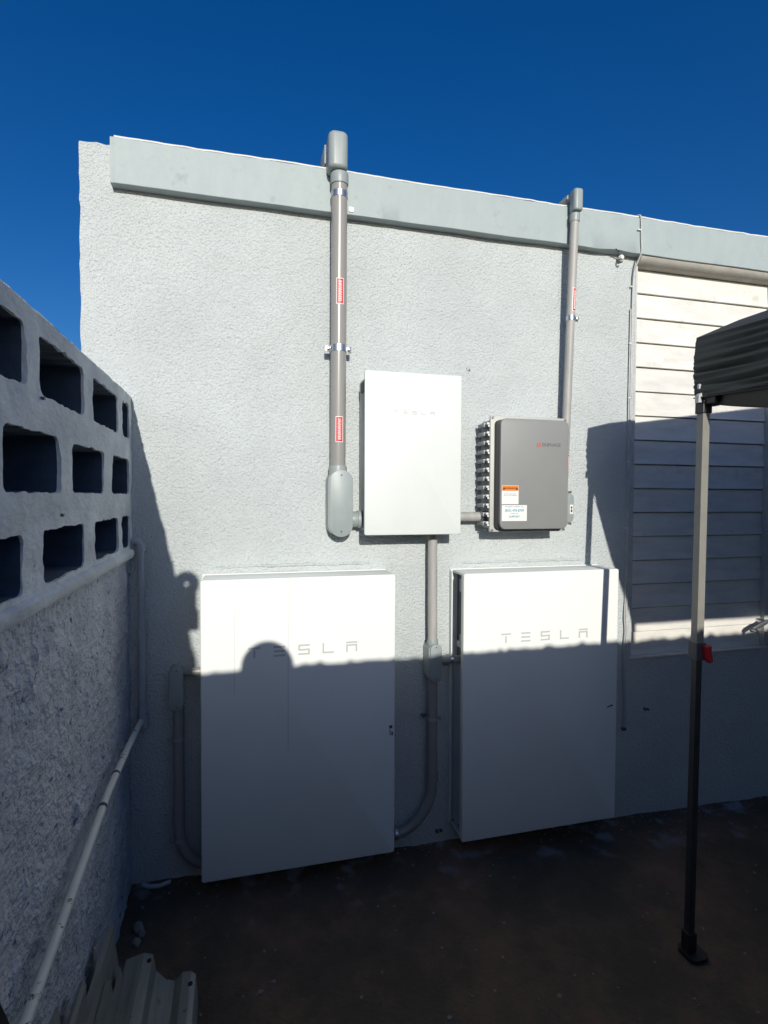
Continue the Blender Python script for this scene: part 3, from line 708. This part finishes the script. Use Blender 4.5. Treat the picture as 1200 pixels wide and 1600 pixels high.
obj('cable', tube(B(), [v+Vector((-.0085,.001,0)) for v in sm[34:]], .0035, 10), 'cable', wc, smooth=True)
for z, y in ((2.81,-.053),(2.56,-.01),(2.29,-.009),(2.03,-.009),(1.72,-.009),(1.40,-.009)):
    bm = B(); box(bm, 1.812, 1.822 if y > -.03 else 1.829, y-.003, y+.008, z-.003, z+.003, .001); obj('cable_clip', bm, 'clip', wc)
bm = B(); box(bm, 1.807, 1.828, -.020, -.004, .405, .420, .003); obj('end_plug', bm, 'screw', wc)
# hook / insulator under the fascia
hk = thing('ceramic_hook', 'small white knob hook under the chipped edge of the fascia', 'hook', (1.748,0,2.68))
obj('knob', tube(B(), [(1.748,.002,2.688),(1.748,-.012,2.688),(1.748,-.016,2.686),(1.748,-.026,2.684),(1.748,-.034,2.682)], [.008,.009,.013,.013,.008], 14), 'white', hk, smooth=True)
obj('hook_wire', tube(B(), [(1.738,-.02,2.676),(1.735,-.024,2.664),(1.742,-.03,2.658),(1.75,-.026,2.664)], .004, 8), 'darkgrey', hk, smooth=True)
obj('wire_end', tube(B(), [(1.742,-.02,2.69),(1.72,-.038,2.703),(1.70,-.047,2.710)], .0025, 8), 'darkgrey', hk, smooth=True)

# ------------------------------------------------------------------ corner pipes on the left
vp = thing('corner_pipe', 'painted vertical pipe with couplings in the corner between fence and house wall', 'pipe', (-.375,-.03,.66))
obj('pipe', tube(B(), bend((-.398,-.036,1.372),(-.372,-.036,1.378),(-.370,-.034,1.345),8)+[(-.370,-.033,1.2),(-.368,-.033,.66)], .0125, 20), 'painted_pipe', vp, smooth=True)
collar(vp, (-.370,-.033,1.335), (-.3705,-.034,1.362), .0165, 'painted_pipe'); collar(vp, (-.370,-.033,1.040), (-.370,-.033,1.005), .0165, 'painted_pipe')
obj('lower_sleeve', tube(B(), [(-.369,-.033,1.01),(-.368,-.033,.70)], .0150, 20), 'painted_pipe', vp, smooth=True)
obj('tee', tube(B(), [(-.366,-.033,.705),(-.366,-.033,.655)], .020, 20), 'painted_pipe', vp, smooth=True)
dp = thing('fence_pipe', 'flaking white pipe running low along the rendered fence wall', 'pipe', (-.378,-1.2,.6))
obj('pipe', tube(B(), [(-.372,-.045,.682),(-.376,-.25,.684),(-.379,-.56,.676),(-.378,-.80,.648),(-.377,-1.2,.602),(-.377,-1.9,.52),(-.377,-2.9,.40)], .0108, 20), 'whitepipe', dp, smooth=True)
for y, z in ((-.45,.681),(-.62,.672)): collar(dp, (-.3785,y,z), (-.3785,y-.008,z-.0008), .0116, 'darkgrey', 'rust_band')

# ------------------------------------------------------------------ canopy
AX, AY = 1.545, -.690; SZ = 3.0
cpy = thing('pop_up_canopy', 'dark grey pop up canopy on square steel legs in front of the louvre window', 'canopy', (AX, AY, gz(AX, AY)))
ang = R(-3.5); ux = Vector((math.cos(ang*.0), math.sin(ang*.0), 0)); uy = Vector((math.sin(R(3.7)), -math.cos(R(3.7)), 0))
A0 = Vector((AX, AY, 0))
cor = [A0, A0+uy*1.96, A0+uy*1.96+ux*SZ, A0+ux*SZ]; peak = (cor[0]+cor[2])/2
bm = B()
for s in range(4):
    a, b = cor[s], cor[(s+1) % 4]; out = Vector(((b-a).y, -(b-a).x, 0)).normalized()
    if (a+b-2*peak).dot(out) < 0: out = -out
    nu, nv, nr = 90, 44, 14; Gd = []
    for i in range(nu+1):
        t = i/nu; L = t*(b-a).length; base = a.lerp(b, t); e = min(t, 1-t)
        sag = .012*min(1, L/.3) if s == 0 else (.03*math.sin(math.pi*t) if s == 3 else .12*min(1, e*4))
        if s == 1: sag = .09
        zb = 1.898-sag; ze = 2.120-(.014*(1-math.exp(-min(L, (b-a).length-L)/.25)) if s == 0 else .035*math.sin(math.pi*t)*(1 if s != 3 else .2)); row = []
        for j in range(nv+1):
            v = j/nv; z = lerp(zb, ze-.012, v)
            fold = (.011*(abs(math.sin(15*v-2.2*L+1.6*nz(L, v, s, 2.0)))-.5)+.005*math.sin(52*v-5*L+2*nz(L,v,s,3)))*min(1, (.25+e*6))*(1-v*.35)+.006*nz(L*1.2, v*6, s, 2.5)
            row.append(base+out*(fold-.004+.010*math.sin(math.pi*v))+Vector((0,0,z)))
        for j in range(1, nr+1):
            v = j/nr; q = (base+Vector((0,0,ze))).lerp(peak+Vector((0,0,2.68)), v)
            q.z -= .05*math.sin(math.pi*v)*math.sin(math.pi*t); row.append(q)
        Gd.append([bm.verts.new(q) for q in row])
    for p_, q_ in zip(Gd, Gd[1:]):
        for j in range(len(p_)-1):
            try: bm.faces.new((p_[j], p_[j+1], q_[j+1], q_[j]))
            except ValueError: pass
bmesh.ops.remove_doubles(bm, verts=bm.verts[:], dist=.0004)
fb = obj('fabric', bm, 'canopy', cpy, smooth=True)
hem = B()
pts = []
for i in range(60):
    t = i/59; L = t*1.96; base = cor[0].lerp(cor[1], t); pts.append(base+Vector((-.004,0,1.898-.012*min(1, L/.3))))
tube(hem, pts, .0022, 6); obj('hem', hem, 'blackplastic', fb, smooth=True)
# dark inner flap that hangs below the outer valance of the near side
bm = B(); prev = None
for i in range(50):
    t = .03+.97*i/49; L = t*1.96; q = cor[0].lerp(cor[1], t)+ux*.022; cur = [bm.verts.new(q+Vector((.003*nz(L,k,0,4), 0, z))) for k, z in enumerate((1.96, 1.90, 1.896-.130*(1-math.exp(-L/.45))-.012))]
    if prev:
        for k in range(2): bm.faces.new((prev[k], prev[k+1], cur[k+1], cur[k]))
    prev = cur
fl = obj('inner_flap', bm, 'blackplastic', cpy, smooth='keep'); sd = fl.modifiers.new('thickness', 'SOLIDIFY'); sd.thickness = .003
def leg(c, front):
    cx, cy = c.x, c.y; gl = gz(cx, cy)
    lg = obj('leg', box(B(), cx-.0145, cx+.0145, cy-.0145, cy+.0145, 1.035, 1.865, .002), 'leg', cpy)
    obj('inner_tube', box(B(), cx-.012, cx+.012, cy-.012, cy+.012, gl+.05, 1.0345, .0015), 'leglow', lg)
    bm = B(); box(bm, cx-.020, cx+.020, cy-.020, cy+.020, .985, 1.045, .003); obj('slider', bm, 'darkgrey', lg)
    bm = B(); prism(bm, [(cx+.0,1.038),(cx+.024,1.040),(cx+.026,1.012),(cx+.033,.985),(cx+.020,.980),(cx+.004,.996)], 'y', cy-.040, cy-.0205, .003); obj('latch', bm, 'redplastic', lg)
    bm = B(); box(bm, cx-.018, cx+.018, cy-.018, cy+.018, gl+.012, gl+.075, .004); prism(bm, rrect(cx-.03, cx+.045, cy-.05, cy+.03, .02, 4), 'z', gl-.002, gl+.012, .003); obj('foot', bm, 'blackplastic', lg)
    bm = B(); box(bm, cx-.019, cx+.019, cy-.019, cy+.019, 1.842, 1.888, .003); box(bm, cx-.014, cx+.060, cy-.012, cy+.016, 1.872, 1.905, .003); box(bm, cx-.012, cx+.016, cy-.060, cy-.012, 1.872, 1.905, .003); obj('corner_cap', bm, 'blackplastic', lg)
    for o_ in [lg]+[c_ for c_ in lg.children]:
        for v in o_.data.vertices:
            f_ = (1.88-(v.co.z+cpy.location.z))/1.88
            v.co.x += (-.004-.058*f_ if front else 0); v.co.y += (-.045 if front else 0)*f_
    return lg
for k, c in enumerate(cor):
    q = c+(ux*(.025 if k in (0,1) else -.025))+(uy*(.018 if k in (0,3) else -.018)); leg(q, k == 0)
bm = B(); tube(bm, [(AX+.02,AY-.065,1.893),(AX+.02,AY-.075,1.893)], .006, 10); obj('bolt', bm, 'zinc', cpy, smooth=True)
bm = B(); prism(bm, [(-.012+AX,1.878),(AX-.010,1.905),(AX+.004,1.915),(AX+.012,1.925),(AX+.010,1.905),(AX+.000,1.893),(AX+.006,1.880)], 'y', AY-.030, AY-.014, .001)
box(bm, AX-.006, AX+.014, AY-.026, AY-.016, 1.926, 1.944, .002); obj('velcro_strap', bm, 'trim', cpy)
# scissor trusses just under the eaves
bm = B()
for a, b in ((0,1),(1,2),(2,3),(3,0)):
    p, q = cor[a], cor[b]; n = 4; ins = (peak-(p+q)/2).normalized()*.035
    for i in range(n):
        u, v = p.lerp(q, i/n)+ins, p.lerp(q, (i+1)/n)+ins
        for z0, z1, o_ in ((1.90,2.02,0),(2.02,1.90,.008)):
            tube(bm, [u+ins.normalized()*o_+Vector((0,0,z0)), v+ins.normalized()*o_+Vector((0,0,z1))], .007, 6)
tr = obj('truss', bm, 'leglow', cpy)

# ------------------------------------------------------------------ roofing sheets bottom left
def sheet(label, pts, y0, y1, th=.0022, ends=0.0, holes=()):
    """corrugated sheet: profile (x,z) swept along y with a slight sag"""
    t = thing('roofing_sheet', label, 'roofing sheet', (sum(p[0] for p in pts)/len(pts), (y0+y1)/2, min(p[1] for p in pts)), 'old roofing sheets beside the fence')
    bm = B(); n = 14; rings = []
    for i in range(n+1):
        s = i/n; ring = []
        for k, p in enumerate(pts):
            y = lerp(y1+ends*(k/len(pts)-.0), y0, s); ring.append(bm.verts.new((p[0]+.01*s, y, p[1]-.01*s+.003*nz(p[0],y,p[1],5))))
        for p in reversed(pts):
            k = pts.index(p); y = lerp(y1+ends*(k/len(pts)), y0, s); ring.append(bm.verts.new((p[0]+.01*s+.0008, y, p[1]-th-.01*s+.003*nz(p[0],y,p[1],5))))
        rings.append(ring)
    m = len(rings[0])
    for a, b in zip(rings, rings[1:]):
        for k in range(m): bm.faces.new((a[k], a[(k+1) % m], b[(k+1) % m], b[k]))
    N = len(pts)
    for r_ in (rings[0], rings[-1]):
        for k in range(N-1): bm.faces.new((r_[k], r_[k+1], r_[m-2-k], r_[m-1-k]))
    obj('panel', bm, 'sheet', t)
    for (x, y, z) in holes:
        bm = B(); tube(bm, [(x,y,z+.0016),(x,y,z-.004)], .0065, 12); obj('bolt_hole', bm, 'hole', t)
    return t
def corr(x0, z0, x1, z1, n, rise, phase=0):
    """n ribs from (x0,z0) to (x1,z1) with trapezoid ribs"""
    P = []; d = Vector((x1-x0, z1-z0)); L = d.length; d /= L; nn = Vector((-d.y, d.x)); per = L/n
    for i in range(n):
        for f, h in ((0,0),(.28,0),(.42,1),(.72,1),(.86,0)):
            q = Vector((x0, z0))+d*(i+f)*per+nn*rise*h; P.append((q.x, q.y))
    P.append((x1, z1)); return P
sheet('widest grey corrugated roofing sheet lying on the soil with two bolt holes at its end', [(-.352,.10),(-.342,.128),(-.290,.150),(-.262,.150),(-.252,.108),(-.222,.085),(-.196,.086),(-.172,.118),(-.148,.126),(-.134,.124),(-.128,.085),(-.126,.045)], -1.9, -.50, ends=-.15, holes=((-.270,-.56,.1505),(-.146,-.645,.1262)))
sheet('pale folded roofing sheet standing tallest against the fence wall', [(-.378,.03),(-.388,.19),(-.384,.275),(-.368,.278),(-.362,.20),(-.352,.12)], -1.9, -.555)
sheet('narrow roofing strip between the fence wall and the tallest sheet', [(-.388,.20),(-.389,.345),(-.380,.352),(-.374,.34),(-.372,.25)], -2.1, -.83)
sheet('brownish edge strip lying in front of the tallest sheet', [(-.366,.10),(-.360,.225),(-.346,.230),(-.338,.16)], -2.0, -.70)

sheet('thin bent roofing offcut between the tallest and the widest sheet', [(-.352,.04),(-.349,.150),(-.343,.186),(-.336,.150),(-.331,.05)], -1.9, -.60)
sheet('rusty narrow roofing strip nearest the fence wall', [(-.389,.40),(-.386,.455),(-.380,.458),(-.377,.41)], -2.1, -1.02)
# scraps in the corner
sc_ = obj('plastic_scrap', tube(B(), [(-.375,-.028,.03),(-.35,-.042,.028),(-.31,-.048,.028),(-.27,-.036,.030)], .008, 10), 'trim', loc=(-.33,-.04,.03)); tag(sc_, 'curved white plastic strip lying in the corner by the wall', 'plastic scrap')
for i, (x, y, r) in enumerate(((-.355,-.24,.018),(-.340,-.27,.012),(-.350,-.31,.015))):
    bm = B(); bmesh.ops.create_icosphere(bm, subdivisions=3, radius=r)
    for v in bm.verts: v.co *= 1+.35*nz(v.co.x, v.co.y, v.co.z+i, 60)
    for v in bm.verts: v.co += Vector((x, y, gz(x, y)+r*.5))
    tag(obj('rubble_stone', bm, 'stone', smooth=True, loc=(x, y, gz(x, y))), ('larger grey lump of rubble behind the roofing sheets', 'smallest lump of rubble behind the roofing sheets', 'grey lump of rubble touching the roofing sheets')[i], 'rubble', 'rubble lumps by the fence')
# round cut in plaster near the base
bm = B(); tube(bm, [(-.322+.040*math.cos(a)+.004*nz(math.cos(a),0,0,3), -.001, .168+.048*math.sin(a)) for a in [2*math.pi*i/30*.86 for i in range(31)]], .0045, 6); obj('patch_ring', bm, 'stucco', house, smooth=True)
# dark plaster crumbs / soil piled along the wall foot
bm = B()
for i in range(420):
    k = random.random()
    if k < .55: x, y = random.uniform(-.38, 3.0), -abs(random.gauss(0, .05))-.006
    else: x, y = random.uniform(-.35, 2.6), random.uniform(-1.6, -.02)
    r = random.uniform(.002, .006) if random.random() < .93 else random.uniform(.006, .011)
    t = bmesh.new(); bmesh.ops.create_icosphere(t, subdivisions=1, radius=r)
    for v in t.verts: v.co = Vector((v.co.x*random.uniform(.8,1.3)+x, v.co.y+y, v.co.z*.7+gz(x, y)+r*.3))
    join(bm, t)
gr = obj('gravel', bm, 'stone', smooth=True); tag(gr, 'scattered pale crumbs and pebbles on the dark soil', 'gravel', kind='stuff')

# black crate corner at the lower left edge
bc = thing('black_bin', 'black bin corner leaning at the lower left edge of the picture', 'bin', (-.33,-1.70,.0))
bm = B(); prism(bm, [(-2.1,.02),(-1.42,.02),(-1.41,.62),(-1.463,.824),(-1.512,.921),(-1.60,.97),(-2.1,.97)], 'x', -.358, -.30, 0); bmesh.ops.bevel(bm, geom=bm.edges[:], offset=.01, segments=2, affect='EDGES')
obj('bin_body', bm, 'blackplastic', bc, smooth=True)

# ------------------------------------------------------------------ photographer (behind the camera; only the head's shadow falls in the picture)
def skin_body(name, verts, edges, rad, m, parent=None, root=0, loc=None):
    me = bpy.data.meshes.new(name); me.from_pydata(verts, edges, []); o = bpy.data.objects.new(name, me); COL.objects.link(o)
    md = o.modifiers.new('s', 'SKIN'); md.use_smooth_shade = True; o.modifiers.new('d', 'SUBSURF').levels = 2
    for i, r in enumerate(rad):
        me.skin_vertices[0].data[i].radius = (r, r) if not isinstance(r, tuple) else r; me.skin_vertices[0].data[i].use_root = (i == root)
    bpy.context.view_layer.update()
    nm = bpy.data.meshes.new_from_object(o.evaluated_get(bpy.context.evaluated_depsgraph_get())); bpy.data.objects.remove(o)
    bm = B(); bm.from_mesh(nm); return obj(name, bm, m, parent, smooth=True, loc=loc)
px, py = -.085, -2.62
per = thing('person', 'person standing behind the camera holding up a phone, seen only as a shadow', 'person', (px, py, 0))
V = [(px,py,.92),(px,py,1.12),(px,py,1.32),(px,py,1.42),(px,py+.015,1.50),(px,py+.02,1.57),(px,py+.025,1.66),(px,py+.02,1.72),
     (px-.17,py,1.38),(px-.24,py+.05,1.16),(px-.10,py+.24,1.30),(px+.17,py,1.38),(px+.25,py+.05,1.16),(px+.14,py+.24,1.30),
     (px-.09,py,.86),(px-.11,py,.47),(px-.12,py,.08),(px-.13,py+.14,.04),(px+.09,py,.86),(px+.11,py,.47),(px+.12,py,.08),(px+.13,py+.14,.04)]
E_ = [(0,1),(1,2),(2,3),(3,4),(4,5),(5,6),(6,7),(3,8),(8,9),(9,10),(3,11),(11,12),(12,13),(0,14),(14,15),(15,16),(16,17),(0,18),(18,19),(19,20),(20,21)]
rad = [.13,.125,.14,.09,.055,.090,.098,.06,.055,.042,.03,.055,.042,.03,.085,.058,.042,.035,.085,.058,.042,.035]
skin_body('body', V, E_, rad, 'cloth', per)
bm = B(); bmesh.ops.create_uvsphere(bm, u_segments=28, v_segments=16, radius=1)
bmesh.ops.delete(bm, geom=[v for v in bm.verts if v.co.z < -.05], context='VERTS')
for v in bm.verts: v.co = Vector((v.co.x*.100+px, v.co.y*.108+py+.02, v.co.z*.098+1.705))
box(bm, px-.055, px+.055, py+.09, py+.17, 1.698, 1.706, .003); obj('cap', bm, 'cap', per, smooth=True)
